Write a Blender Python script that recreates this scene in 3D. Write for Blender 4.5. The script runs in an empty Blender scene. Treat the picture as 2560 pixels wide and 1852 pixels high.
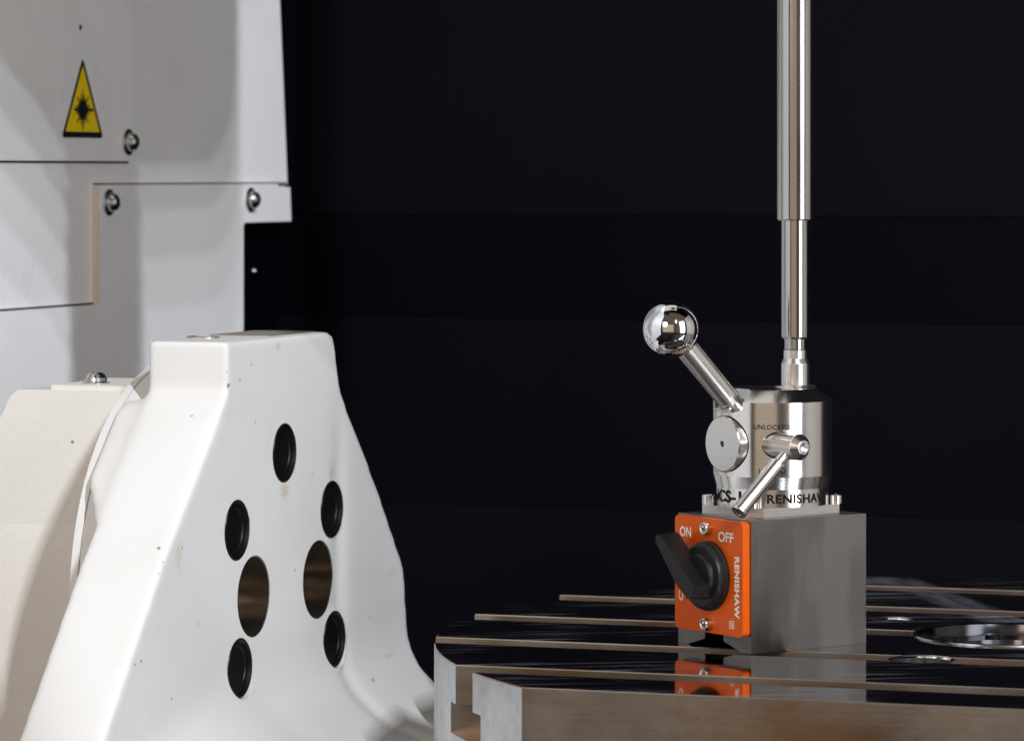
import bpy, bmesh, math, random
from mathutils import Vector, Matrix
random.seed(7)
R = math.radians
S = 0.001                      # everything below is written in millimetres
scene = bpy.context.scene
col = scene.collection

# ------------------------------------------------------------------ camera
cam = bpy.data.cameras.new('camera'); co = bpy.data.objects.new('camera', cam); col.objects.link(co)
co.location = (0, 0, 199.2*S); co.rotation_euler = (R(90), 0, 0)
cam.sensor_width = 36; cam.lens = 9664/2560*36
cam.shift_y = -(926-431)/2560
cam.clip_start = 0.05; cam.clip_end = 50
cam.dof.use_dof = True; cam.dof.focus_distance = 1.62; cam.dof.aperture_fstop = 26
scene.camera = co
scene.view_settings.view_transform = 'Standard'; scene.view_settings.look = 'None'
scene.view_settings.exposure = 0; scene.view_settings.gamma = 1

# ------------------------------------------------------------------ world and lamps
w = bpy.data.worlds.new('World'); scene.world = w; w.use_nodes = True
bg = w.node_tree.nodes['Background']
bg.inputs[0].default_value = (1.0, 0.74, 0.55, 1); bg.inputs[1].default_value = 0.13

def area(name, loc, aim, sx, sy, watts, color):
    l = bpy.data.lights.new(name, 'AREA'); l.shape = 'RECTANGLE'; l.size = sx*S; l.size_y = sy*S
    l.energy = watts; l.color = color
    o = bpy.data.objects.new(name, l); col.objects.link(o)
    o.location = Vector(loc)*S
    o.rotation_euler = (Vector(aim)-Vector(loc)).to_track_quat('-Z', 'Y').to_euler()
    return o
for k in range(5):      # a light bar of five small lamps, one above the other: stepped shadows on the white wall
    area('bar_lamp', (942-6*k, -678, 1490+105*k), (-100, 1750, 100), 24, 24, 20.5, (0.84, 0.91, 1.0))
area('softbox_right', (900, 760, 330), (110, 1640, 130), 420, 900, 8.5, (0.93, 0.95, 1.0))
area('side_fill', (1120, 1750, 250), (0, 1750, 200), 900, 700, 0.35, (1.0, 0.86, 0.74))  # unseen fill lamp added to brighten the right side of the steel
area('warm_front', (-420, -200, 330), (60, 1650, 130), 1500, 1000, 2.1, (1.0, 0.83, 0.67))
area('warm_upper_left', (-740, 150, 760), (-150, 1700, 40), 500, 500, 7.0, (1.0, 0.80, 0.62))
area('roof_lamp', (-60, 1760, 960), (-60, 1700, 0), 700, 450, 0.8, (1.0, 0.96, 0.92))

# ------------------------------------------------------------------ materials
def new_mat(name):
    m = bpy.data.materials.new(name); m.use_nodes = True
    nt = m.node_tree; b = nt.nodes['Principled BSDF']
    return m, nt, b
def node(nt, kind, **kw):
    n = nt.nodes.new(kind)
    for k, v in kw.items():
        if k in n.inputs.keys(): n.inputs[k].default_value = v
        else: setattr(n, k, v)
    return n
def coords(nt, scale=(1, 1, 1), kind='Object'):
    tc = nt.nodes.new('ShaderNodeTexCoord'); mp = nt.nodes.new('ShaderNodeMapping')
    mp.inputs['Scale'].default_value = scale
    nt.links.new(tc.outputs[kind], mp.inputs['Vector']); return mp.outputs[0]
def ramp(nt, fac, stops):
    r = nt.nodes.new('ShaderNodeValToRGB')
    e = r.color_ramp.elements
    while len(e) < len(stops): e.new(0.5)
    for i, (p, c) in enumerate(stops):
        e[i].position = p; e[i].color = (c, c, c, 1) if isinstance(c, (int, float)) else (*c, 1)
    nt.links.new(fac, r.inputs[0]); return r.outputs[0]
def mix(nt, fac, a, b):
    m = nt.nodes.new('ShaderNodeMix'); m.data_type = 'RGBA'
    for k, v in ((0, fac), (6, a), (7, b)):
        if hasattr(v, 'links'): nt.links.new(v, m.inputs[k])
        else: m.inputs[k].default_value = v if k == 0 else (*v, 1)
    return m.outputs[2]
def noise(nt, vec, scale, detail=4, rough=0.5):
    n = node(nt, 'ShaderNodeTexNoise', Scale=scale, Detail=detail, Roughness=rough)
    nt.links.new(vec, n.inputs['Vector']); return n.outputs['Fac']
def bump(nt, b, h, strength, dist):
    n = node(nt, 'ShaderNodeBump', Strength=strength, Distance=dist)
    nt.links.new(h, n.inputs['Height']); nt.links.new(n.outputs[0], b.inputs['Normal'])

def paint(name, base, dirt, rough, peel_scale, peel, speck=0.0):
    m, nt, b = new_mat(name); v = coords(nt)
    f = ramp(nt, noise(nt, v, 9, 6, 0.6), [(0.45, 0), (0.75, 1)])
    c = mix(nt, f, base, dirt)
    if speck:
        vo = node(nt, 'ShaderNodeTexVoronoi', Scale=55.0); nt.links.new(v, vo.inputs['Vector'])
        near = ramp(nt, vo.outputs['Distance'], [(0.03, 1), (0.055, 0)])
        pick = ramp(nt, noise(nt, v, 23, 2), [(0.40, 0), (0.44, 1)])
        mm = node(nt, 'ShaderNodeMath', operation='MULTIPLY'); nt.links.new(near, mm.inputs[0]); nt.links.new(pick, mm.inputs[1])
        c = mix(nt, mm.outputs[0], c, (0.20, 0.18, 0.16))
        # a few yellow-brown coolant stains
        st = ramp(nt, noise(nt, coords(nt, (1, 1, 0.5)), 31, 5, 0.7), [(0.70, 0), (0.80, 0.45)])
        c = mix(nt, st, c, (0.55, 0.45, 0.22))
    nt.links.new(c, b.inputs['Base Color'])
    b.inputs['Roughness'].default_value = rough
    bump(nt, b, noise(nt, v, peel_scale, 3, 0.5), peel, 0.0006)
    return m
M_cast = paint('cast_paint', (0.635, 0.62, 0.595), (0.58, 0.56, 0.525), 0.30, 160, 0.2, 1.0)
def marks(m, lst):
    """chips and stains at fixed places on the casting's face: (y, z, half width, half height, colour, strength)"""
    nt = m.node_tree; b = nt.nodes['Principled BSDF']
    tc = nt.nodes.new('ShaderNodeTexCoord'); nz = node(nt, 'ShaderNodeTexNoise', Scale=420.0, Detail=3.0)
    nt.links.new(tc.outputs['Object'], nz.inputs['Vector'])
    for y, z, hw, hh, c, st in lst:
        mp = nt.nodes.new('ShaderNodeMapping'); mp.vector_type = 'TEXTURE'
        mp.inputs['Location'].default_value = (0, y*S, z*S); mp.inputs['Scale'].default_value = ((0.0011 if y < 6 else 0.02), hw*S, hh*S)
        nt.links.new(tc.outputs['Object'], mp.inputs[0])
        ln = nt.nodes.new('ShaderNodeVectorMath'); ln.operation = 'LENGTH'; nt.links.new(mp.outputs[0], ln.inputs[0])
        ad = nt.nodes.new('ShaderNodeMath'); ad.operation = 'MULTIPLY_ADD'; ad.inputs[1].default_value = 2.4; 
        nt.links.new(nz.outputs['Fac'], ad.inputs[0]); nt.links.new(ln.outputs['Value'], ad.inputs[2])
        mr = nt.nodes.new('ShaderNodeMapRange'); mr.inputs['From Min'].default_value = 2.3; mr.inputs['From Max'].default_value = 1.6
        mr.inputs['To Min'].default_value = 0; mr.inputs['To Max'].default_value = st
        nt.links.new(ad.outputs[0], mr.inputs[0])
        src = b.inputs['Base Color'].links[0].from_socket
        nt.links.new(mix(nt, mr.outputs[0], src, c), b.inputs['Base Color'])
DK = (0.07, 0.065, 0.06); YE = (0.42, 0.34, 0.17); GR = (0.30, 0.29, 0.27)
marks(M_cast, [(0, 113, .9, 1.1, DK, .9), (1.5, 107, 1.3, 1.2, DK, .9), (13, 109, 1.8, .8, GR, .6), (-61, 42, .9, 1.3, DK, .9), (-64, 38, .7, .9, DK, .9),
    (-69, 33, 1.6, .8, DK, .9), (62, 57, 5, 4, YE, .5), (117, 61, 3, 4.5, YE, .55), (-50, 38, 3, 7, YE, .3), (55, 122, 2.5, 2, GR, .4),
    (-92, -2, 1.8, .5, GR, .8), (180, -30, 9, 1, GR, .35), (150, -38, 2, 1, DK, .6), (95, 62, 1, 1.5, GR, .5), (30, 90, .8, 1.2, GR, .7), (-30, 8, 1.3, 1.8, GR, .5), (190, 8, 8, 2, GR, .22)])
M_house = paint('housing_paint', (0.70, 0.665, 0.61), (0.65, 0.60, 0.54), 0.42, 300, 0.28, 1.0)
M_wall = paint('wall_paint', (0.80, 0.785, 0.77), (0.74, 0.73, 0.71), 0.45, 420, 0.55)
M_edge = paint('lit_edge', (0.62, 0.50, 0.38), (0.5, 0.4, 0.3), 0.5, 300, 0.2)  # tan stands in for warm light caught on the panel edge

def steel(name, base, rough, axis=None, lines=1400, lstr=0.15, blot=0.0, met=1.0, brown=None):
    """turned or ground steel; axis = direction across the machining lines"""
    m, nt, b = new_mat(name)
    b.inputs['Metallic'].default_value = met
    v = coords(nt)
    c = base
    if blot:
        f = ramp(nt, noise(nt, v, 35, 5, 0.65), [(0.35, 0), (0.75, blot)])
        c = mix(nt, f, base, brown or tuple(x*0.55 for x in base))
        nt.links.new(c, b.inputs['Base Color'])
    else: b.inputs['Base Color'].default_value = (*base, 1)
    r = ramp(nt, noise(nt, v, 18, 2, 0.4), [(0.3, rough*0.85), (0.7, rough*1.2)])
    nt.links.new(r, b.inputs['Roughness'])
    if axis is not None:
        sc = [18, 18, 18]; sc[axis] = lines
        bump(nt, b, noise(nt, coords(nt, tuple(sc)), 1.0, 2, 0.5), lstr, 0.00012)
    return m
M_bar = steel('ground_bar_steel', (0.43, 0.415, 0.40), 0.14, 2, 2600, 0.14)
M_turn = steel('turned_steel', (0.66, 0.64, 0.61), 0.17, 2, 2200, 0.22)
M_turn2 = steel('turned_steel_collar', (0.66, 0.64, 0.62), 0.24, 2, 2600, 0.3)
M_rod = steel('rod_steel', (0.66, 0.63, 0.60), 0.25)
M_block = steel('ground_block_steel', (0.33, 0.315, 0.305), 0.22)
M_top = steel('lapped_table_steel', (0.42, 0.41, 0.42), 0.045)
M_side = steel('machined_table_side', (0.42, 0.38, 0.35), 0.33, 2, 900, 0.2, 0.7, 1.0, (0.30, 0.22, 0.15))
M_end = steel('table_rim_reflection', (0.58, 0.59, 0.61), 0.34, 2, 900, 0.25, 0.9, 1.0, (0.30, 0.29, 0.28))  # lighter than the sides: the white bracket's reflection put into the colour
M_bore = steel('bore_steel', (0.72, 0.64, 0.55), 0.22, 0, 1200, 0.5, 0.9, 1.0, (0.20, 0.165, 0.125))
M_dark = steel('dark_bore_steel', (0.05, 0.05, 0.055), 0.16)
M_bush = steel('bright_bushing_steel', (0.80, 0.80, 0.80), 0.12)
M_screw = steel('screw_steel', (0.66, 0.64, 0.60), 0.20)
M_zinc = steel('zinc_plated', (0.55, 0.57, 0.55), 0.20)
M_chrome, nt, b = new_mat('chrome_ball'); b.inputs['Metallic'].default_value = 1
b.inputs['Base Color'].default_value = (0.70, 0.70, 0.71, 1); nt.links.new(ramp(nt, noise(nt, coords(nt), 120, 5, 0.7), [(0.45, 0.02), (0.72, 0.12)]), b.inputs['Roughness'])

def rot_noise(nt, ang, sc, detail=2):
    tc = nt.nodes.new('ShaderNodeTexCoord'); m1 = nt.nodes.new('ShaderNodeMapping'); m2 = nt.nodes.new('ShaderNodeMapping')
    m1.inputs['Rotation'].default_value = (0, 0, R(-ang)); m2.inputs['Scale'].default_value = sc
    nt.links.new(tc.outputs['Object'], m1.inputs[0]); nt.links.new(m1.outputs[0], m2.inputs[0])
    return noise(nt, m2.outputs[0], 1.0, detail, 0.5)
def math_(nt, op, a, b=None):
    n = nt.nodes.new('ShaderNodeMath'); n.operation = op
    for k, v in enumerate((a, b)):
        if v is None: continue
        if hasattr(v, 'links'): nt.links.new(v, n.inputs[k])
        else: n.inputs[k].default_value = v
    return n.outputs[0]
def top_scratches():
    # straight handling scratches in two directions; they scatter light where the lapped face mirrors it
    m = M_top; nt = m.node_tree; b = nt.nodes['Principled BSDF']
    l1 = ramp(nt, rot_noise(nt, 30, (9, 900, 1)), [(0.66, 0), (0.71, 1)])
    l2 = ramp(nt, rot_noise(nt, -38, (14, 1300, 1)), [(0.72, 0), (0.76, 0.6)])
    l3 = ramp(nt, rot_noise(nt, 26, (7, 160, 1), 5), [(0.52, 0), (0.78, 0.6)])
    ar = ramp(nt, noise(nt, coords(nt), 13, 2), [(0.46, 0), (0.60, 1)])
    msk = math_(nt, 'MULTIPLY', math_(nt, 'MAXIMUM', math_(nt, 'MAXIMUM', l1, l2), l3), ar)
    f = ramp(nt, noise(nt, coords(nt), 24, 4, 0.6), [(0.35, 0.03), (0.75, 0.08)])
    nt.links.new(mix(nt, msk, f, (0.42, 0.42, 0.42)), b.inputs['Roughness'])
    nt.links.new(mix(nt, msk, (0.40, 0.39, 0.40), (0.34, 0.38, 0.46)), b.inputs['Base Color'])
    nt.links.new(math_(nt, 'SUBTRACT', 1.0, math_(nt, 'MULTIPLY', msk, 0.8)), b.inputs['Metallic'])
top_scratches()
def smear_haze(p1, p2, half):  # smear on the top; its pale reflected light is painted into the colour
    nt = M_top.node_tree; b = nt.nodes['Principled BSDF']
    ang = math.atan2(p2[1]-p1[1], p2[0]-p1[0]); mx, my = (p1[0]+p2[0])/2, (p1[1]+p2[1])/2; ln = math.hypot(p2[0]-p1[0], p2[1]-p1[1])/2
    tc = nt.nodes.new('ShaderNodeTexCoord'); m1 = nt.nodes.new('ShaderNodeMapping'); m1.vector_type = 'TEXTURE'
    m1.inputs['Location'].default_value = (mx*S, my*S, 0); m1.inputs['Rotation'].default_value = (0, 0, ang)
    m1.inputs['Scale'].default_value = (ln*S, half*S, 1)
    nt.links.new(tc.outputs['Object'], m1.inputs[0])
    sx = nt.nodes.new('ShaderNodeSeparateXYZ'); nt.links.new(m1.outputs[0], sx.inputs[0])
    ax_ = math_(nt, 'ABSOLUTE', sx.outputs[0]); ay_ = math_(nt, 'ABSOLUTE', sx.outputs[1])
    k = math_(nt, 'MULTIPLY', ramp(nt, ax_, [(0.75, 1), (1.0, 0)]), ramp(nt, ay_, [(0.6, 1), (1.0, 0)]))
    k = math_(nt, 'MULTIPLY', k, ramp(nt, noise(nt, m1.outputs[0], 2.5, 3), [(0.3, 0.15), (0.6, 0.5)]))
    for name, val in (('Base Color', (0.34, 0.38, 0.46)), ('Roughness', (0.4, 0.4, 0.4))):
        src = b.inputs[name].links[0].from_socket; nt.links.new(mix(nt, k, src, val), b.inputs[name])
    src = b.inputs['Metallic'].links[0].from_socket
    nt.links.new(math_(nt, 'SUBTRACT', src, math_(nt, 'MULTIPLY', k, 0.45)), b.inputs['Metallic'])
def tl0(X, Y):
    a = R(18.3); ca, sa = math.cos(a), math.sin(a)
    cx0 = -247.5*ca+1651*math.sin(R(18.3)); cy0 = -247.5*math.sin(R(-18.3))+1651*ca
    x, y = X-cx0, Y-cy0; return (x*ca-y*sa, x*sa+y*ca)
smear_haze(tl0(186, 1905), tl0(222, 1700), 13); smear_haze(tl0(118, 1900), tl0(190, 1885), 22)
nt = M_side.node_tree; b = nt.nodes['Principled BSDF']
c0 = b.inputs['Base Color'].links[0].from_socket
st = ramp(nt, noise(nt, coords(nt, (1, 1, 2.2)), 11, 5, 0.6), [(0.42, 0), (0.66, 0.85)])
c1 = mix(nt, st, c0, (0.25, 0.15, 0.075))
sp_ = ramp(nt, noise(nt, coords(nt), 420, 4, 0.75), [(0.62, 0), (0.70, 0.6)])
nt.links.new(mix(nt, sp_, c1, (0.10, 0.075, 0.05)), b.inputs['Base Color'])
nt = M_end.node_tree; b = nt.nodes['Principled BSDF']
c0 = b.inputs['Base Color'].links[0].from_socket
nt.links.new(mix(nt, ramp(nt, noise(nt, coords(nt, (1, 1, 1)), 150, 6, 0.8), [(0.58, 0), (0.68, 0.8)]), c0, (0.16, 0.15, 0.145)), b.inputs['Base Color'])
def wavy(m, sc, dist):
    nt = m.node_tree; b = nt.nodes['Principled BSDF']
    bump(nt, b, noise(nt, coords(nt, (1.6, 1.6, 1)), sc, 1, 0.4), 0.5, dist)
nt = M_block.node_tree; b = nt.nodes['Principled BSDF']
gf = noise(nt, coords(nt, (1, 1, 0.35)), 1500, 3, 0.7); gl = noise(nt, coords(nt, (1.5, 1.5, 0.5)), 26, 3, 0.5)
nt.links.new(mix(nt, math_(nt, 'MULTIPLY', gf, gl), (0.235, 0.22, 0.205), (0.12, 0.115, 0.115)), b.inputs['Base Color'])
bump(nt, b, gf, 0.08, 0.0002)
nt.links.new(ramp(nt, noise(nt, coords(nt, (2.2, 2.2, 0.55)), 16, 3, 0.5), [(0.40, 0.16), (0.62, 0.42)]), b.inputs['Roughness'])

def plain(name, base, rough, met=0.0, spec=0.5, coat=0.0):
    m, nt, b = new_mat(name)
    v = coords(nt)
    f = noise(nt, v, 140, 3)
    c = mix(nt, ramp(nt, f, [(0.4, 0), (0.7, 0.15)]), base, tuple(x*0.7 for x in base)); nt.links.new(c, b.inputs['Base Color'])
    b.inputs['Roughness'].default_value = rough; b.inputs['Metallic'].default_value = met
    b.inputs['Specular IOR Level'].default_value = spec; b.inputs['Coat Weight'].default_value = coat
    return m
M_orange = plain('orange_anodised', (0.55, 0.078, 0.0005), 0.33, 0.2, 0.3)
M_print = plain('printed_pale_grey', (0.62, 0.58, 0.52), 0.5)
M_etch = plain('etched_black', (0.012, 0.010, 0.010), 0.9, 0, 0.05)
M_hole = plain('hole_dark', (0.004, 0.004, 0.004), 0.7, 0, 0.1)
M_cap = plain('black_rubber_cap', (0.003, 0.003, 0.0035), 0.4, 0, 0.25)
M_yellow = plain('sign_yellow', (0.85, 0.62, 0.01), 0.4)
M_signblack = plain('sign_black', (0.006, 0.006, 0.008), 0.5)
M_sticker = plain('clear_sticker', (0.80, 0.785, 0.78), 0.40)
M_edge_shade = plain('edge_shade_dark', (0.03, 0.025, 0.02), 0.8)

M_knob, nt, b = new_mat('black_moulded_plastic'); v = coords(nt)
n1 = noise(nt, v, 900, 4, 0.7)
nt.links.new(mix(nt, ramp(nt, n1, [(0.58, 0), (0.72, 1)]), (0.004, 0.0036, 0.004), (0.035, 0.025, 0.028)), b.inputs['Base Color'])
b.inputs['Roughness'].default_value = 0.42; b.inputs['Specular IOR Level'].default_value = 0.3; bump(nt, b, n1, 0.35, 0.0003)

def black_sheet(name, base, spec, rough):
    m, nt, b = new_mat(name); v = coords(nt)
    vo = node(nt, 'ShaderNodeTexVoronoi', Scale=26.0); nt.links.new(v, vo.inputs['Vector'])
    near = ramp(nt, vo.outputs['Distance'], [(0.03, 1), (0.06, 0)])
    pick = ramp(nt, noise(nt, v, 11, 2), [(0.58, 0), (0.66, 1)])
    mm = node(nt, 'ShaderNodeMath', operation='MULTIPLY'); nt.links.new(near, mm.inputs[0]); nt.links.new(pick, mm.inputs[1])
    g = ramp(nt, noise(nt, v, 2.2, 5, 0.6), [(0.35, 0), (0.7, 1)])
    c = mix(nt, g, base, tuple(x*1.9 for x in base))
    nt.links.new(mix(nt, mm.outputs[0], c, (0.06, 0.06, 0.065)), b.inputs['Base Color'])
    b.inputs['Roughness'].default_value = rough; b.inputs['Specular IOR Level'].default_value = spec
    return m
M_black = black_sheet('black_cover_sheet', (0.0014, 0.0013, 0.0030), 0.04, 0.5)
M_black2 = black_sheet('black_cover_sheet_dark', (0.0009, 0.0009, 0.0018), 0.03, 0.5)
M_black3 = black_sheet('black_cover_sheet_low', (0.0018, 0.0019, 0.0036), 0.045, 0.5)

# ------------------------------------------------------------------ mesh helpers
def finish(name, bm, mat, parent=None, smooth=35, mats=None):
    bmesh.ops.recalc_face_normals(bm, faces=bm.faces)
    me = bpy.data.meshes.new(name); bm.to_mesh(me); bm.free()
    me.transform(Matrix.Scale(S, 4))
    for m in (mats or [mat]): me.materials.append(m)
    if smooth:
        me.shade_smooth(); me.set_sharp_from_angle(angle=R(smooth))
    o = bpy.data.objects.new(name, me); col.objects.link(o)
    if parent: o.parent = parent
    return o
def thing(name, label, cat, loc=(0, 0, 0), rz=0.0, group=None):
    o = bpy.data.objects.new(name, None); col.objects.link(o); o.empty_display_size = 0.02
    o.location = Vector(loc)*S; o.rotation_euler = (0, 0, R(rz))
    o['label'] = label; o['category'] = cat
    if group: o['group'] = group
    return o
def tag(o, label, cat):
    o['label'] = label; o['category'] = cat; return o
def bevel(bm, wd, seg=2, ang=30):
    es = [e for e in bm.edges if len(e.link_faces) == 2 and e.calc_face_angle(0) > R(ang)]
    bmesh.ops.bevel(bm, geom=es, offset=wd, segments=seg, profile=0.5, affect='EDGES', clamp_overlap=True)
def box(bm, x0, x1, y0, y1, z0, z1):
    vs = [bm.verts.new((x, y, z)) for x in (x0, x1) for y in (y0, y1) for z in (z0, z1)]
    for f in ((0, 1, 3, 2), (4, 6, 7, 5), (0, 4, 5, 1), (2, 3, 7, 6), (0, 2, 6, 4), (1, 5, 7, 3)):
        bm.faces.new([vs[i] for i in f])
def prism(bm, pts, f):
    """pts: 2-D outline; f(p, k) -> 3-D for k = 0 and 1"""
    a = [bm.verts.new(f(p, 0)) for p in pts]; c = [bm.verts.new(f(p, 1)) for p in pts]
    bm.faces.new(a); bm.faces.new(c[::-1])
    n = len(pts)
    for i in range(n): bm.faces.new((a[i], c[i], c[(i+1) % n], a[(i+1) % n]))
def frame_to(origin, axis):
    q = Vector(axis).to_track_quat('Z', 'Y')
    return Matrix.Translation(Vector(origin)) @ q.to_matrix().to_4x4()
def lathe(bm, prof, origin=(0, 0, 0), axis=(0, 0, 1), seg=64):
    """prof: (r, h) or (r, h, 'hex'); closes on the axis where r == 0"""
    T = frame_to(origin, axis); rings = []
    for p in prof:
        r, h = p[0], p[1]
        if r == 0: rings.append([bm.verts.new(T @ Vector((0, 0, h)))]); continue
        ring = []
        for i in range(seg):
            a = 2*math.pi*i/seg; rr = r
            if len(p) > 2: rr = r*math.cos(R(30))/math.cos((a % R(60))-R(30))
            ring.append(bm.verts.new(T @ Vector((rr*math.cos(a), rr*math.sin(a), h))))
        rings.append(ring)
    for a, c in zip(rings, rings[1:]):
        if len(a) == 1 and len(c) == 1: continue
        for i in range(seg):
            j = (i+1) % seg
            if len(a) == 1: bm.faces.new((a[0], c[i], c[j]))
            elif len(c) == 1: bm.faces.new((a[i], a[j], c[0]))
            else: bm.faces.new((a[i], a[j], c[j], c[i]))
def apply_mods(o):
    dg = bpy.context.evaluated_depsgraph_get()
    me = bpy.data.meshes.new_from_object(o.evaluated_get(dg)); o.modifiers.clear()
    old = o.data; o.data = me; bpy.data.meshes.remove(old)
def cut(o, cbm, op='DIFFERENCE', smooth=30):
    c = finish('cutter', cbm, None, smooth=0, mats=[o.data.materials[0]])
    m = o.modifiers.new('b', 'BOOLEAN'); m.operation = op; m.solver = 'EXACT'; m.object = c
    apply_mods(o); bpy.data.objects.remove(c)
    o.data.shade_smooth(); o.data.set_sharp_from_angle(angle=R(smooth))
def BM(): return bmesh.new()
def lobj(name, prof, mat, parent, origin=(0, 0, 0), axis=(0, 0, 1), seg=64, smooth=17):
    bm = BM(); lathe(bm, prof, origin, axis, seg); return finish(name, bm, mat, parent, smooth)
def boxobj(name, b6, mat, parent, bev=0.3, smooth=40):
    bm = BM(); box(bm, *b6)
    if bev: bevel(bm, bev)
    return finish(name, bm, mat, parent, smooth)
def text_obj(name, txt, width, height, place, mat, parent, bold=0.0, space=1.0):
    cu = bpy.data.curves.new('t', 'FONT'); cu.body = txt; cu.size = 1; cu.offset = bold; cu.space_character = space
    cu.resolution_u = 4
    t = bpy.data.objects.new('t', cu); col.objects.link(t)
    dg = bpy.context.evaluated_depsgraph_get()
    me = bpy.data.meshes.new_from_object(t.evaluated_get(dg))
    bpy.data.objects.remove(t)
    bm = BM(); bm.from_mesh(me); bpy.data.meshes.remove(me)
    xs = [v.co.x for v in bm.verts]; ys = [v.co.y for v in bm.verts]
    x0, x1, y0, y1 = min(xs), max(xs), min(ys), max(ys)
    bmesh.ops.triangulate(bm, faces=bm.faces)
    for v in bm.verts:
        v.co = Vector(place((v.co.x-x0)/(x1-x0)*width, (v.co.y-y0)/(y1-y0)*height))
    return finish(name, bm, mat, parent, 0)
def cap_screw(name, parent, origin, axis, r=2.75, h=3.0, mat=None, seg=36):
    hr = r*0.52
    return lobj(name, [(r, 0), (r, h-0.35), (r-0.35, h), (hr+0.25, h), (hr, h-0.25, 'hex'), (hr, h*0.35, 'hex'), (0, h*0.25)],
                mat or M_screw, parent, origin, axis, seg)

# ------------------------------------------------------------------ enclosure (setting)
bm = BM(); box(bm, -1500, 1900, 200, 3200, -190, -180); o = finish('floor', bm, M_black); o['kind'] = 'structure'
bm = BM(); box(bm, -1500, 1900, 1150, 3200, 1500, 1510); o = finish('ceiling', bm, M_black); o['kind'] = 'structure'

# table frame: x along the slots, y away from the camera, turned -18.3 degrees
TA = -18.3
def tw(u, v): a = R(TA); return (u*math.cos(a)-v*math.sin(a), u*math.sin(a)+v*math.cos(a))
bx_, by_ = tw(-247.5, 1651)

back = thing('back_cover', 'black stepped sheet metal covers closing the back of the machine', 'machine cover', (bx_, by_, 0), TA)
def plate(z0, z1, y0, mat, lean=0.0):
    bm = BM()
    x0, x1 = -625, 1700
    prof = [(y0, z0), (y0+lean, z1), (y0+lean+2.5, z1+0.8), (y0+lean+26, z1+0.8), (y0+26, z0)]
    prism(bm, prof, lambda p, k: ((x0, x1)[k], p[0], p[1]))
    bevel(bm, 0.4, 2)
    return finish('cover_plate', bm, mat, back)
plate(-180, 3.1, 506, M_black3); plate(3.1, 112.7, 512, M_black, 0); plate(112.7, 173.3, 518, M_black2); plate(173.3, 1490, 524, M_black)

rw = thing('right_enclosure_wall', 'light grey enclosure wall beyond the right edge of the picture', 'wall', (1150, 1100, 0), 0)
bm = BM(); box(bm, 0, 12, 0, 1250, -180, 990); finish('wall_sheet', bm, M_wall, rw)
# frame of the trunnion side: x out of the casting's face, y along it away from the camera
OB = (-122.8, 1668, 0); BA = -20.0
side = thing('side_panel', 'flat black panel behind the cut-out corner of the white wall', 'panel', OB, BA)
bm = BM(); box(bm, -262, -242, 470, 690, -180, 1490); finish('panel', bm, M_black2, side)
lobj('screw', [(5, 0), (5, 1), (4, 2.6), (2, 3.6), (0, 3.8)], M_dark, side, (-242, 577, 140), (1, 0, 0), 24)

wall = thing('enclosure_wall', 'white powder coated sheet metal wall with overlapping panels and flange screws', 'wall', OB, BA)
# back sheet with a slanting far edge and a cut-out low corner
bm = BM()
z9 = 1300
pts = [(-900, -180), (531.6, -180), (531.6, 168.0), (533.6, 170), (602, 170), (600.5, 190.8), (584, 190.8), (584, 192.2), (603.5, 192.2), (592, 302), (478, z9), (-900, z9)]
prism(bm, pts, lambda p, k: (-(232, 260)[k], p[0], p[1])); bevel(bm, 0.5, 2)
finish('back_sheet', bm, M_wall, wall)
bm = BM(); prism(bm, [(-900, 205.2), (384, 205.2), (387.6, 208.5), (387.6, z9), (-900, z9)], lambda p, k: (-(229.8, 231.9)[k], p[0], p[1])); bevel(bm, 0.5, 2)
upper = finish('upper_panel', bm, M_wall, wall)
bm = BM(); prism(bm, [(-900, -180), (531.6, -180), (531.6, 168), (533.6, 170), (601.7, 170), (600, 190.3), (582, 190.3), (582, 192.2), (341, 192.4), (341, 128.4), (-900, 128.4)], lambda p, k: (-(228.8, 231.9)[k], p[0], p[1])); bevel(bm, 0.5, 2)
lower = finish('lower_panel', bm, M_wall, wall)
bm = BM(); box(bm, -231, -228.6, 340.3, 340.95, 128.4, 192.4); finish('cut_edge', bm, M_edge, wall, 0)
bm = BM(); box(bm, -231.95, -231.8, 200, 384, 203.9, 205.1); box(bm, -231.95, -231.8, 341, 602, 192.5, 193.3); box(bm, -231.95, -231.8, 200, 341, 128.5, 129.6)  # dark strips painting the shadow along the panel edges
finish('edge_shade', bm, M_edge_shade, wall, 0)
bm = BM(); lathe(bm, [(1.5, 0), (1.3, 0.25), (0, 0.26)], (-229.75, 321.5, 275.9), (1, 0, 0), 20); finish('hole', bm, M_hole, upper)
def flange_screw(par, s, z, x0):
    return lobj('screw', [(7.2, 0), (7.2, 1.0), (6.2, 1.6), (5.2, 1.9), (5.0, 3.4), (4.2, 5.0), (2.7, 6.0), (2.2, 6.1), (1.9, 5.9, 'hex'), (1.8, 4, 'hex'), (0, 4)], M_zinc, par, (x0, s, z), (1, 0, 0), 36)
flange_screw(upper, 379, 215.6, -229.8); flange_screw(lower, 353, 183, -228.8); flange_screw(lower, 540.5, 183.2, -228.8)

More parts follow.
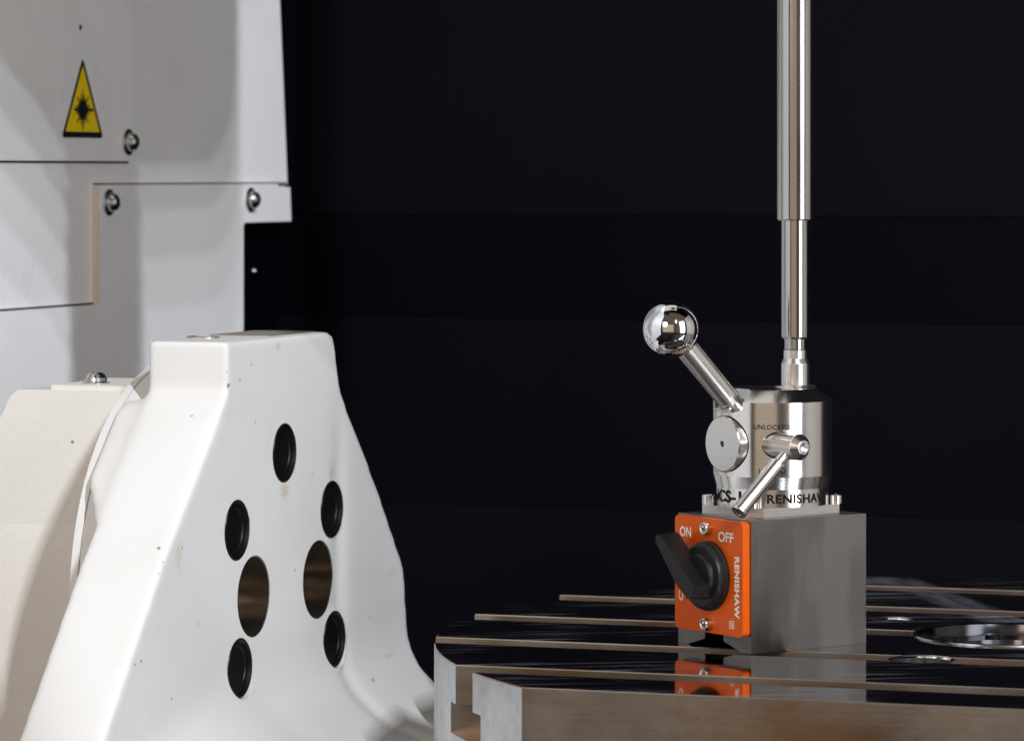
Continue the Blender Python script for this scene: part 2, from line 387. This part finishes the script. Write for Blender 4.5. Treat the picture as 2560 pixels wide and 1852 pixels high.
# laser warning sign on the upper panel
sg = thing('warning_sign', 'yellow and black triangular laser warning sticker on the upper white panel', 'sign', OB, BA)
xs = -229.8
bm = BM(); box(bm, xs+0.02, xs+0.12, 293, 355, 211, 272); finish('backing', bm, M_sticker, sg, 0)
def rtri(cs, cz, side_, r, n=5):
    out = []; h = side_*0.8660
    c3 = [(cs-side_/2, cz), (cs+side_/2, cz), (cs, cz+h)]
    gx, gz = cs, cz+h/3
    for (x, z), a0 in zip(c3, (150, -90+0, 30)):
        dx, dz = gx-x, gz-z; L = math.hypot(dx, dz); px_, pz_ = x+dx/L*2*r, z+dz/L*2*r
        for i in range(n+1):
            a = R(a0+120*i/n); out.append((px_+r*math.cos(a), pz_+r*math.sin(a)))
    return out
def flat(name, pts, x, mat, par):
    bm = BM(); prism(bm, pts, lambda p, k: (x+0.06*k, p[0], p[1])); return finish(name, bm, mat, par, 0)
flat('border', rtri(324, 217.4, 49.5, 1.6), xs+0.13, M_signblack, sg)
flat('yellow_field', rtri(324, 220.6, 40.5, 0.5), xs+0.2, M_yellow, sg)
bm = BM(); cs, cz = 324, 232.3; x = xs+0.28
ring = [bm.verts.new((x, cs+5.0*math.cos(2*math.pi*i/32), cz+5.0*math.sin(2*math.pi*i/32))) for i in range(32)]; bm.faces.new(ring)
for i in range(24):
    a = 2*math.pi*i/24
    L = 8.3 if i % 2 else 6.5
    if i % 6 == 3: L = 9.5
    if i % 6 == 0: L = 10.2
    if i == 0: L = 12.5
    if i in (6, 18): L = 10.5
    wd = 0.9 if i in (0, 12) else 0.55
    d = Vector((0, math.cos(a), math.sin(a))); n = Vector((0, -math.sin(a), math.cos(a))); c = Vector((x+0.01, cs, cz))
    bm.faces.new([bm.verts.new(c+d*4+n*wd), bm.verts.new(c+d*4-n*wd), bm.verts.new(c+d*L-n*wd), bm.verts.new(c+d*L+n*wd)])
finish('laser_symbol', bm, M_signblack, sg, 0)

# ------------------------------------------------------------------ white trunnion bracket (casting)
br = thing('trunnion_bracket', 'big white painted casting with black plugs and two open bores beside the table', 'bracket', OB, BA)
main = [(0, 126), (0, 104), (-6.6, 97.2), (-68, 34), (-121.6, -29), (-168, -85), (-168, -100), (212, -100), (211, -10), (208, 9), (172, 52), (136, 90), (128, 100), (125, 108), (122, 120), (119, 124.5), (115, 126)]
bm = BM(); prism(bm, main, lambda p, k: ((0, -38)[k], p[0], p[1]))
o = finish('body', bm, M_cast, None, 0)
def uni(bm_): cut(o, bm_, 'UNION')
cove = [(-6, -12), (0.0, -15), (0.7, -22), (2.6, -30), (7.5, -39), (16, -47), (27, -55), (42, -60.5), (62, -63), (112, -64), (112, -100), (-6, -100)]
bm = BM(); rows = []
for s_, g in ((-122, 0), (-95, .10), (-65, .32), (-35, .62), (-5, .88), (25, 1), (211.5, 1)):
    cap_ = min(1e3, 34+(s_+68)*63/53.6-5)      # stay under the sloping side
    rows.append([bm.verts.new((x_ if x_ < 0 else x_*g-(1-g)*1.5, s_, min(z_, cap_-0.01*k_))) for k_, (x_, z_) in enumerate(cove)])
for a_, b_ in zip(rows, rows[1:]):
    for i in range(len(cove)): j = (i+1) % len(cove); bm.faces.new((a_[i], b_[i], b_[j], a_[j]))
bm.faces.new(rows[0]); bm.faces.new(rows[-1][::-1]); uni(bm)
web0 = [(1, 103.5), (-6.6, 96.9), (-64, 37.8), (-30, 34), (10, 60)]
web1 = [(4, 100), (-5, 94.5), (-31, 68), (-14, 56), (12, 60)]
bm = BM(); prism(bm, list(range(5)), lambda i, k: ((-30, -51.9)[k], *(web0, web1)[k][i])); uni(bm)
bm = BM(); lathe(bm, [(0, -52), (100.4, -52), (100.4, -30), (0, -30)], (0, 62, 14), (1, 0, 0), 128); uni(bm)
m = o.modifiers.new('r', 'REMESH'); m.mode = 'VOXEL'; m.voxel_size = 1.7*S; m.use_smooth_shade = True
m = o.modifiers.new('s', 'SMOOTH'); m.factor = 0.5; m.iterations = 14
apply_mods(o)
holes = [(62, 74), (10.2, 44), (116.7, 44.3), (119.6, -15.8), (13, -16.3)]
big = [(28.4, 13.5), (100.8, 13.7)]
cb = BM()
for s_, z_ in holes: lathe(cb, [(0, -7), (13.3, -7), (13.3, 8), (0, 8)], (0, s_, z_), (1, 0, 0), 64)
for s_, z_ in big: lathe(cb, [(0, -36), (17.9, -36), (17.9, 8), (0, 8)], (0, s_, z_), (1, 0, 0), 64)
cut(o, cb, smooth=40); o.parent = br; body = o
nrm = [v_.normal.copy() for v_ in o.data.vertices]
for v_ in o.data.vertices:      # the shallow fold that runs down the face and round the cove
    n_ = nrm[v_.index]
    if n_.x > 0.2 or n_.z > 0.5:
        s_, z_ = v_.co.y/S, v_.co.z/S
        if z_ < 98 and n_.x > 0.05 and min(math.hypot(s_-a_, z_-b_) for a_, b_ in holes) > 14:
            g = math.exp(-((s_-126)/7.5)**2)*min(1, (98-z_)/60)
            v_.co -= n_*(1.5*g*S)
for s_, z_ in holes:
    lobj('plug', [(13.1, -6), (13.1, -0.6), (12.8, -0.1), (12.2, 0.0), (11.6, -0.5), (11.3, -1.6), (9.8, -1.9), (9.4, -2.4), (4, -2.6), (0, -2.6)], M_cap, br, (0.45, s_, z_), (1, 0, 0), 56)
for s_, z_ in big:
    lobj('bore_sleeve', [(17.7, -0.2), (17.3, -0.5), (17.1, -35), (0, -35.5)], M_bore, br, (0, s_, z_), (1, 0, 0), 72)
lobj('cover_disc', [(0, -56.6), (100.7, -56.6), (101.2, -56.1), (101.2, -52.9), (100.9, -52.6), (0, -52.6)], M_cast, br, (0, 62, 14), (1, 0, 0), 180)
lobj('flange_disc', [(0, -52.35), (100.7, -52.35), (101.0, -52.05), (101.0, -40.5), (100, -39.5), (0, -39.5)], M_cast, br, (0, 62, 14), (1, 0, 0), 180)
boxobj('machined_pad', (-36.5, -7, 62, 113, 125.2, 126.3), M_side, br, 0.2)
lobj('lifting_hole_ring', [(7.6, 0), (7.6, 0.5), (6.8, 0.7), (6.4, 0.3), (6.2, 0.05), (0, 0.05)], M_screw, br, (-28, 36, 126), (0, 0, 1), 40)

# ------------------------------------------------------------------ motor housing behind the bracket
hs = thing('motor_housing', 'cream white cast housing with sloping end and one bolt on its lid', 'housing', OB, BA)
hp = [(-57, 102), (-115, 102), (-119, 99), (-125, 87), (-152, 20), (-180, -178), (-57, -178)]
bm = BM(); prism(bm, hp, lambda p, k: (p[0], (28, 96)[k], p[1])); bevel(bm, 2.5, 4)
finish('housing_body', bm, M_house, hs, 50)
bm = BM(); prism(bm, [(27.7, 41), (24.5, 0), (19, -178), (60, -178), (60, 41)], lambda p, k: ((-57.2, -178)[k], p[0], p[1])); bevel(bm, 1.2, 3)
finish('front_cover', bm, M_house, hs, 50)
boxobj('lid', (-100, -57.3, 30.5, 93, 101.6, 104.2), M_house, hs, 0.6)
lobj('bolt', [(6.2, 0), (6.2, 0.5), (5.4, 0.8), (4.9, 1.0), (4.6, 2.6), (3.7, 4.2), (2.6, 4.9), (2.2, 4.9), (1.9, 4.7, 'hex'), (1.8, 3, 'hex'), (0, 3)], M_zinc, hs, (-86, 47.5, 104.2), (0, 0, 1), 36)

# ------------------------------------------------------------------ T-slot table
tb = thing('machine_table', 'round steel machine table with straight T-slots and a mirror polished top', 'table', (bx_, by_, 0), TA)
out = []
Rt = 316.5; vf = -228.5
a0 = math.asin(vf/Rt)
angs_l = [math.pi - (a0 + (-2*a0)*i/48) for i in range(49)]     # left arc, front to back
out = [(Rt*math.cos(a), Rt*math.sin(a)) for a in angs_l]
out += [(-x_, y_) for x_, y_ in reversed(out)]
bm = BM(); prism(bm, out, lambda p, k: (p[0], p[1], (0, -58)[k])); bevel(bm, 0.5, 2, 60)
t = finish('table_plate', bm, M_top, None, 30, [M_top, M_side])
slots = [-182, -95.3, -9.3, 78, 164.7]
cb = BM()
for c in slots:
    g = [(c-10, 5), (c-10, -16), (c-17.5, -16), (c-17.5, -28.5), (c+17.5, -28.5), (c+17.5, -16), (c+10, -16), (c+10, 5)]
    prism(cb, g, lambda p, k: ((-400, 400)[k], p[0], p[1]))
cut(t, cb)
def tloc(X, Y):
    a = R(-TA); x, y = X-bx_, Y-by_
    return (x*math.cos(a)-y*math.sin(a), x*math.sin(a)+y*math.cos(a))
cx, cy = tloc(213, 1663); h1 = tloc(169, 1725); h2 = tloc(167.7, 1584)
for (hx, hy), r_, d in (((cx, cy), 39, 9), (h1, 9.2, 22), (h2, 12.8, 12)):
    cb = BM(); lathe(cb, [(0, -d), (r_, -d), (r_, -1.0), (r_+1.0, 0.0), (r_+1.0, 5), (0, 5)], (hx, hy, 0), (0, 0, 1), 72); cut(t, cb)
bm = BM(); bm.from_mesh(t.data)
es = [e for e in bm.edges if len(e.link_faces) == 2 and all(abs(v.co.z) < 1e-6 for v in e.verts) and e.calc_face_angle(0) > R(60)]
bmesh.ops.bevel(bm, geom=es, offset=0.45*S, segments=1, affect='EDGES', clamp_overlap=True); bm.to_mesh(t.data); bm.free()
t.data.set_sharp_from_angle(angle=R(20))
t.data.materials.clear(); t.data.materials.append(M_top); t.data.materials.append(M_side); t.data.materials.append(M_end)
for p in t.data.polygons: p.material_index = 0 if p.normal.z > 0.9 and p.center.z > -0.0006 else 1
for p in t.data.polygons:
    c_ = p.center/S
    if abs(p.normal.z) < 0.5 and math.hypot(c_.x, c_.y) > 314.5 and c_.y > vf+0.5: p.material_index = 2
t.parent = tb
lobj('bore_ring', [(40.6, -0.05), (40.2, 0.6), (39.2, 0.9), (38.2, 0.5), (37.6, -1.5), (37.2, -4.2), (30, -4.6), (24, -4.6), (23, -8.4), (0, -8.6)], M_dark, tb, (cx, cy, 0), (0, 0, 1), 96)
lobj('rim', [(40.8, 0.02), (40.4, 0.75), (39.6, 1.0), (39.0, 0.9)], M_zinc, tb, (cx, cy, 0), (0, 0, 1), 96)
for i in range(8):
    a = R(22.5+45*i)
    lobj('bore_screw', [(3.6, -4.5), (3.6, -3.2), (3.2, -2.9), (1.9, -2.9), (1.8, -3.1, 'hex'), (1.7, -4.4, 'hex'), (0, -4.4)], M_cap, tb, (cx+30.5*math.cos(a), cy+30.5*math.sin(a), 0), (0, 0, 1), 24)
for (hx, hy), r_, d in ((h1, 9.2, 20), (h2, 12.8, 11)):
    lobj('bushing', [(r_+0.9, -0.15), (r_-0.15, -1.1), (r_-0.2, -d), (0, -d-0.1)], M_bush, tb, (hx, hy, 0), (0, 0, 1), 56)
lobj('pedestal', [(150, -178), (150, -90), (170, -58.2), (0, -58.2)], M_side, tb, (0, 0, 0), (0, 0, 1), 64)

# ------------------------------------------------------------------ magnetic stand with the locking head
st = thing('magnetic_stand', 'steel magnetic base with orange plate, black switch and round locking head on top', 'magnetic stand', (99, 1600, 0), 35)
L, W = 62.0, 49.5
cyc = 24.7
bm = BM(); prism(bm, [(0, 0.05), (0, 55), (W, 55), (W, 0.05), (42.8, 0.05), (31, 3.5), (31, 13), (18.5, 13), (18.5, 3.5), (6.7, 0.05)], lambda p, k: ((0, L)[k], p[0], p[1])); bevel(bm, 0.35, 2)
finish('base_block', bm, M_block, st)
# orange switch plate
def rrect(y0, y1, z0, z1, r, n=5):
    pts = []
    for (cy_, cz_, a0_) in ((y1-r, z1-r, 0), (y0+r, z1-r, 90), (y0+r, z0+r, 180), (y1-r, z0+r, 270)):
        for i in range(n+1): a = R(a0_+90*i/n); pts.append((cy_+r*math.cos(a), cz_+r*math.sin(a)))
    return pts
bm = BM(); prism(bm, rrect(1.0, 47.0, 6.8, 54.5, 2.2), lambda p, k: ((-3.7, -0.02)[k], p[0], p[1])); bevel(bm, 0.35, 2, 60)
pl = finish('switch_plate', bm, M_orange, st)
px = -3.7
cap_screw('plate_screw', pl, (px, 23.6, 50.4), (-1, 0, 0), 2.7, 3.4); cap_screw('plate_screw', pl, (px, 23.6, 10.4), (-1, 0, 0), 2.7, 3.4)
def on_plate(y0, z0, rot=0):     # text x runs towards -y (rightwards seen from the front)
    c, s_ = math.cos(R(rot)), math.sin(R(rot))
    return lambda x, y: (px-0.06, y0-(x*c-y*s_), z0+(x*s_+y*c))
text_obj('lettering', 'ON', 7.8, 4.3, on_plate(43.6, 45.7), M_print, pl, 0.03)
text_obj('lettering', 'OFF', 10.3, 4.3, on_plate(17.4, 45.4), M_print, pl, 0.03)
text_obj('lettering', 'RENISHAW', 25.5, 3.2, on_plate(6.4, 39.9, -90), M_print, pl, 0.045, 1.10)
text_obj('lettering', 'C', 4.4, 3.2, on_plate(41.2, 18.5, 90), M_print, pl, 0.02)
bm = BM()      # small square emblem below the name: frame with a bent stroke
def rq(y0, y1, z0, z1):
    bm.faces.new([bm.verts.new((px-0.06, y, z)) for y, z in ((y0, z0), (y1, z0), (y1, z1), (y0, z1))])
ey, ez = 6.6, 9.9
rq(ey, ey+0.35, ez, ez+3.3); rq(ey+2.85, ey+3.2, ez, ez+3.3); rq(ey+.35, ey+2.85, ez, ez+0.35); rq(ey+.35, ey+2.85, ez+2.95, ez+3.3)
rq(ey+0.8, ey+1.25, ez+0.8, ez+2.4); rq(ey+1.25, ey+2.2, ez+0.8, ez+1.2); rq(ey+1.6, ey+2.4, ez+1.7, ez+2.5)
for k in range(3): rq(ey+0.3+k*0.5, ey+0.5+k*0.5, ez+4.0, ez+4.4)
finish('emblem', bm, M_print, pl, 0)
# rotary switch
kb = lobj('switch_knob', [(14.6, 0), (14.6, 1.1), (14.0, 1.5), (13.7, 1.7), (13.9, 2.1), (13.9, 3.2), (13.2, 3.7), (12.9, 4.3), (12.4, 4.6), (0, 4.7)], M_knob, st, (px-0.05, 24, 30.6), (-1, 0, 0), 72)
grip = [(16.0, 27.6), (39.2, 47.0), (41.2, 47.6), (43.0, 46.4), (42.8, 44.4), (29.2, 28.2), (20.5, 21.6), (17.5, 22.6)]
gc = (28, 34)
bm = BM(); prism(bm, grip, lambda p, k: (((-17.5, -7.6)[k]), p[0]+(gc[0]-p[0])*(0.03-0.05*k), p[1]+(gc[1]-p[1])*(0.03-0.05*k))); bevel(bm, 0.8, 3)
finish('grip', bm, M_knob, kb, 50)
lobj('hub', [(9.5, 0), (9.2, 1.4), (8.6, 1.9), (0, 2.0)], M_knob, kb, (-8.3, 24, 30.6), (-1, 0, 0), 48)
# flange plate with four screws
fp = [(10.5, 5), (51.5, 5), (58.5, 12), (58.5, 37.5), (51.5, 44.5), (10.5, 44.5), (3.5, 37.5), (3.5, 12)]
bm = BM(); prism(bm, fp, lambda p, k: (p[0], p[1], (55.05, 59.2)[k])); bevel(bm, 0.3, 2, 20)
finish('flange', bm, M_turn, st)
for x_, y_ in ((8.6, 9.8), (53.6, 9.8), (8.6, 39.8), (53.6, 39.8)): cap_screw('flange_screw', st, (x_, y_, 59.2), (0, 0, 1), 2.75, 3.7)
# round head
CX, CY = 31.0, cyc
bm = BM(); lathe(bm, [(0, 59.25), (23.9, 59.25), (23.9, 66.6), (25.3, 71.8), (25.3, 103.0), (18.7, 107.8), (18.3, 108.0), (0, 108.0)], (CX, CY, 0), (0, 0, 1), 160)
hd = finish('head_body', bm, M_turn, None, 11)
ax = Vector((-1, 0, 1)).normalized()
p_axis = Vector((CX-22.2, CY, 102.5))                        # a point on the handle's axis
qd = p_axis.dot(ax)                                         # distance along the axis
base_q = (Vector((CX-15.6, CY, 107.8))).dot(ax)              # shallow seat
seat = p_axis + ax*(base_q-qd)
cb = BM(); lathe(cb, [(0, 0), (9.6, 0), (9.6, 40), (0, 40)], seat, ax, 64); cut(hd, cb, smooth=11)
cb = BM(); lathe(cb, [(0, 0), (5.95, 0), (5.95, 60), (0, 60)], (17.9, 8, 85.3), (0, -1, 0), 64); cut(hd, cb, smooth=11)
cb = BM(); lathe(cb, [(0, 0), (12.15, 0), (12.15, 30), (0, 30)], (CX-21.5, CY, 85.3), (-1, 0, 0), 64); cut(hd, cb, smooth=11)
hd.parent = st
lobj('end_cap', [(0, -2), (11.7, -2), (11.7, 3.9), (11.2, 4.4), (1.35, 4.4), (1.2, 4.2), (1.1, 1.5), (0, 1.4)], M_turn2, st, (CX-22.5, CY, 85.3), (-1, 0, 0), 72)
# curved lettering on the head
def wrap(rad, phi0, z0):
    def f(x, y):
        th = R(phi0-90-35) + x/rad
        return (CX+(rad+0.10)*math.cos(th), CY+(rad+0.10)*math.sin(th), z0+y)
    return f
text_obj('lettering', 'UNLOCKED', 15.2, 2.05, wrap(25.3, -21.5, 91.9), M_etch, st, 0.022, 1.12)
text_obj('lettering', 'LOCKED', 11.4, 2.05, wrap(25.3, -16.5, 73.6), M_etch, st, 0.022, 1.12)
text_obj('lettering', 'RENISHAW', 30.0, 3.9, wrap(23.9, -9.0, 60.9), M_etch, st, 0.032, 1.06)
text_obj('lettering', 'NCS-1', 21.5, 5.2, wrap(23.9, -88, 60.6), M_etch, st, 0.03)
# ball handle
ball_c = p_axis + ax*44.6
hr_ = lobj('handle_rod', [(0, -1), (4.6, -1), (4.6, 1.2), (5.0, 1.5), (5.0, 3.4), (4.85, 3.5), (4.85, 3.8), (5.0, 3.9), (5.0, 46), (0, 46)], M_rod, st, seat, ax, 56)
bm = BM(); bmesh.ops.create_uvsphere(bm, u_segments=64, v_segments=40, radius=11.9, matrix=Matrix.Translation(ball_c)); finish('ball_knob', bm, M_chrome, st, 180)
# locking pin and lever
pin = lobj('lock_pin', [(0, -8), (5.5, -8), (5.5, 18.2), (5.35, 18.6), (3.0, 21.1), (2.7, 21.2), (1.9, 21.2), (1.75, 21.0, 'hex'), (1.7, 19.4, 'hex'), (0, 19.3)], M_rod, st, (17.9, 8.7, 85.3), (0, -1, 0), 56)
la = Vector((-28.4, 0, -26.0)).normalized()
lobj('lock_lever', [(0, 3), (2.3, 3), (2.3, 9.2), (3.2, 10.2), (3.2, 36.6), (3.5, 37.0), (3.5, 38.1), (3.2, 38.5), (1.7, 38.5), (1.6, 38.3, 'hex'), (1.5, 36.5, 'hex'), (0, 36.4)], M_rod, st, (17.9, -4.5, 85.3), la, 48)
# collar that receives the bar
lobj('collar', [(9.2, 108.0), (8.6, 108.5), (6.2, 108.6), (6.0, 108.9), (6.0, 118.0), (5.0, 120.1), (4.95, 123.7), (4.6, 123.9), (0, 123.9)], M_turn2, st, (43.6, CY, 0), (0, 0, 1), 64)

# ------------------------------------------------------------------ upright test bar
X9 = 99 + 43.6*math.cos(R(35)) - CY*math.sin(R(35)); Y9 = 1600 + 43.6*math.sin(R(35)) + CY*math.cos(R(35))
bar = thing('test_bar', 'tall polished steel bar stepping down to the head of the magnetic stand', 'steel bar', (X9, Y9, 124), 0)
def dz(pr): return [(r_, z_-124) for r_, z_ in pr]
lobj('neck', dz([(0, 123.95), (4.45, 123.95), (4.65, 124.1), (4.65, 128.4), (0, 128.4)]), M_bar, bar, seg=64)
lobj('lower_section', dz([(0, 128.4), (5.4, 128.4), (6.0, 129.3), (6.0, 178.7), (0, 178.7)]), M_bar, bar, seg=72)
lobj('upper_section', dz([(0, 178.7), (7.4, 178.7), (7.8, 179.3), (7.8, 725), (0, 725)]), M_bar, bar, seg=80)

# spindle and hose above the frame; plate added to shade the wall
sp = thing('spindle_head', 'grey spindle head above the picture holding the steel bar', 'spindle', (X9, Y9, 720), 0)
lobj('spindle_nose', [(0, -1), (44, -1), (56, 2), (64, 8), (68, 18), (68, 160), (0, 160)], M_side, sp, seg=80)
gd = thing('shade_plate', 'added white sheet guard with a rounded lower corner hanging above the picture', 'blocker', (0, 0, 0), 0)
gp = [(-28.1, 1412.2, 518.0), (-19.9, 1434.7, 503.6), (-7.6, 1468.6, 484.4), (-0.7, 1487.4, 468.4), (7.5, 1509.9, 462.0), (47.2, 1619.0, 462.0), (51.3, 1630.2, 464.0), (55.4, 1641.5, 470.0), (57.8, 1648.3, 477.2), (59.5, 1652.8, 486.0), (60.8, 1656.6, 506.0), (60.8, 1656.6, 760), (-58.1, 1329, 760), (-58.1, 1329, 545)]
bm = BM(); prism(bm, gp, lambda p, k: (p[0]-4*k, p[1]+1.5*k, p[2]))
finish('shade_sheet', bm, M_cast, gd)
ho = thing('coolant_hose', 'segmented coolant hose hanging in front of the machine just above the picture', 'hose', (14, 1522, 300), 0)
pr = [(0, 0), (8, 0), (10, 4)]
for i in range(20): pr += [(15.5, 6+i*15.5), (24.4, 11+i*15.5), (25.0, 14+i*15.5), (18.5, 19+i*15.5)]
lobj('hose_tube', pr+[(0, 318)], M_knob, ho, seg=40)

# door frame of the machine at both sides of the open front, outside the picture
M_post = plain('dark_brown_enamel', (0.05, 0.018, 0.012), 0.5)
dp = thing('door_post', 'black upright post at the near end of the white wall out of the picture', 'door post', (-700, 820, 0), 0)
boxobj('post', (-60, 60, -60, 60, -180, 1300), M_black, dp, 4)
boxobj('door_seal', (60.2, 68, -20, 20, -180, 1300), M_cap, dp, 1)
dq = thing('door_post', 'narrow brown upright post at the open front out of the picture', 'door post', (470, 180, 0), 0)
boxobj('post', (-22, 22, -15, 15, -180, 1300), M_post, dq, 3)
boxobj('door_seal', (-30, -22.2, -8, 8, -180, 1300), M_cap, dq, 1)
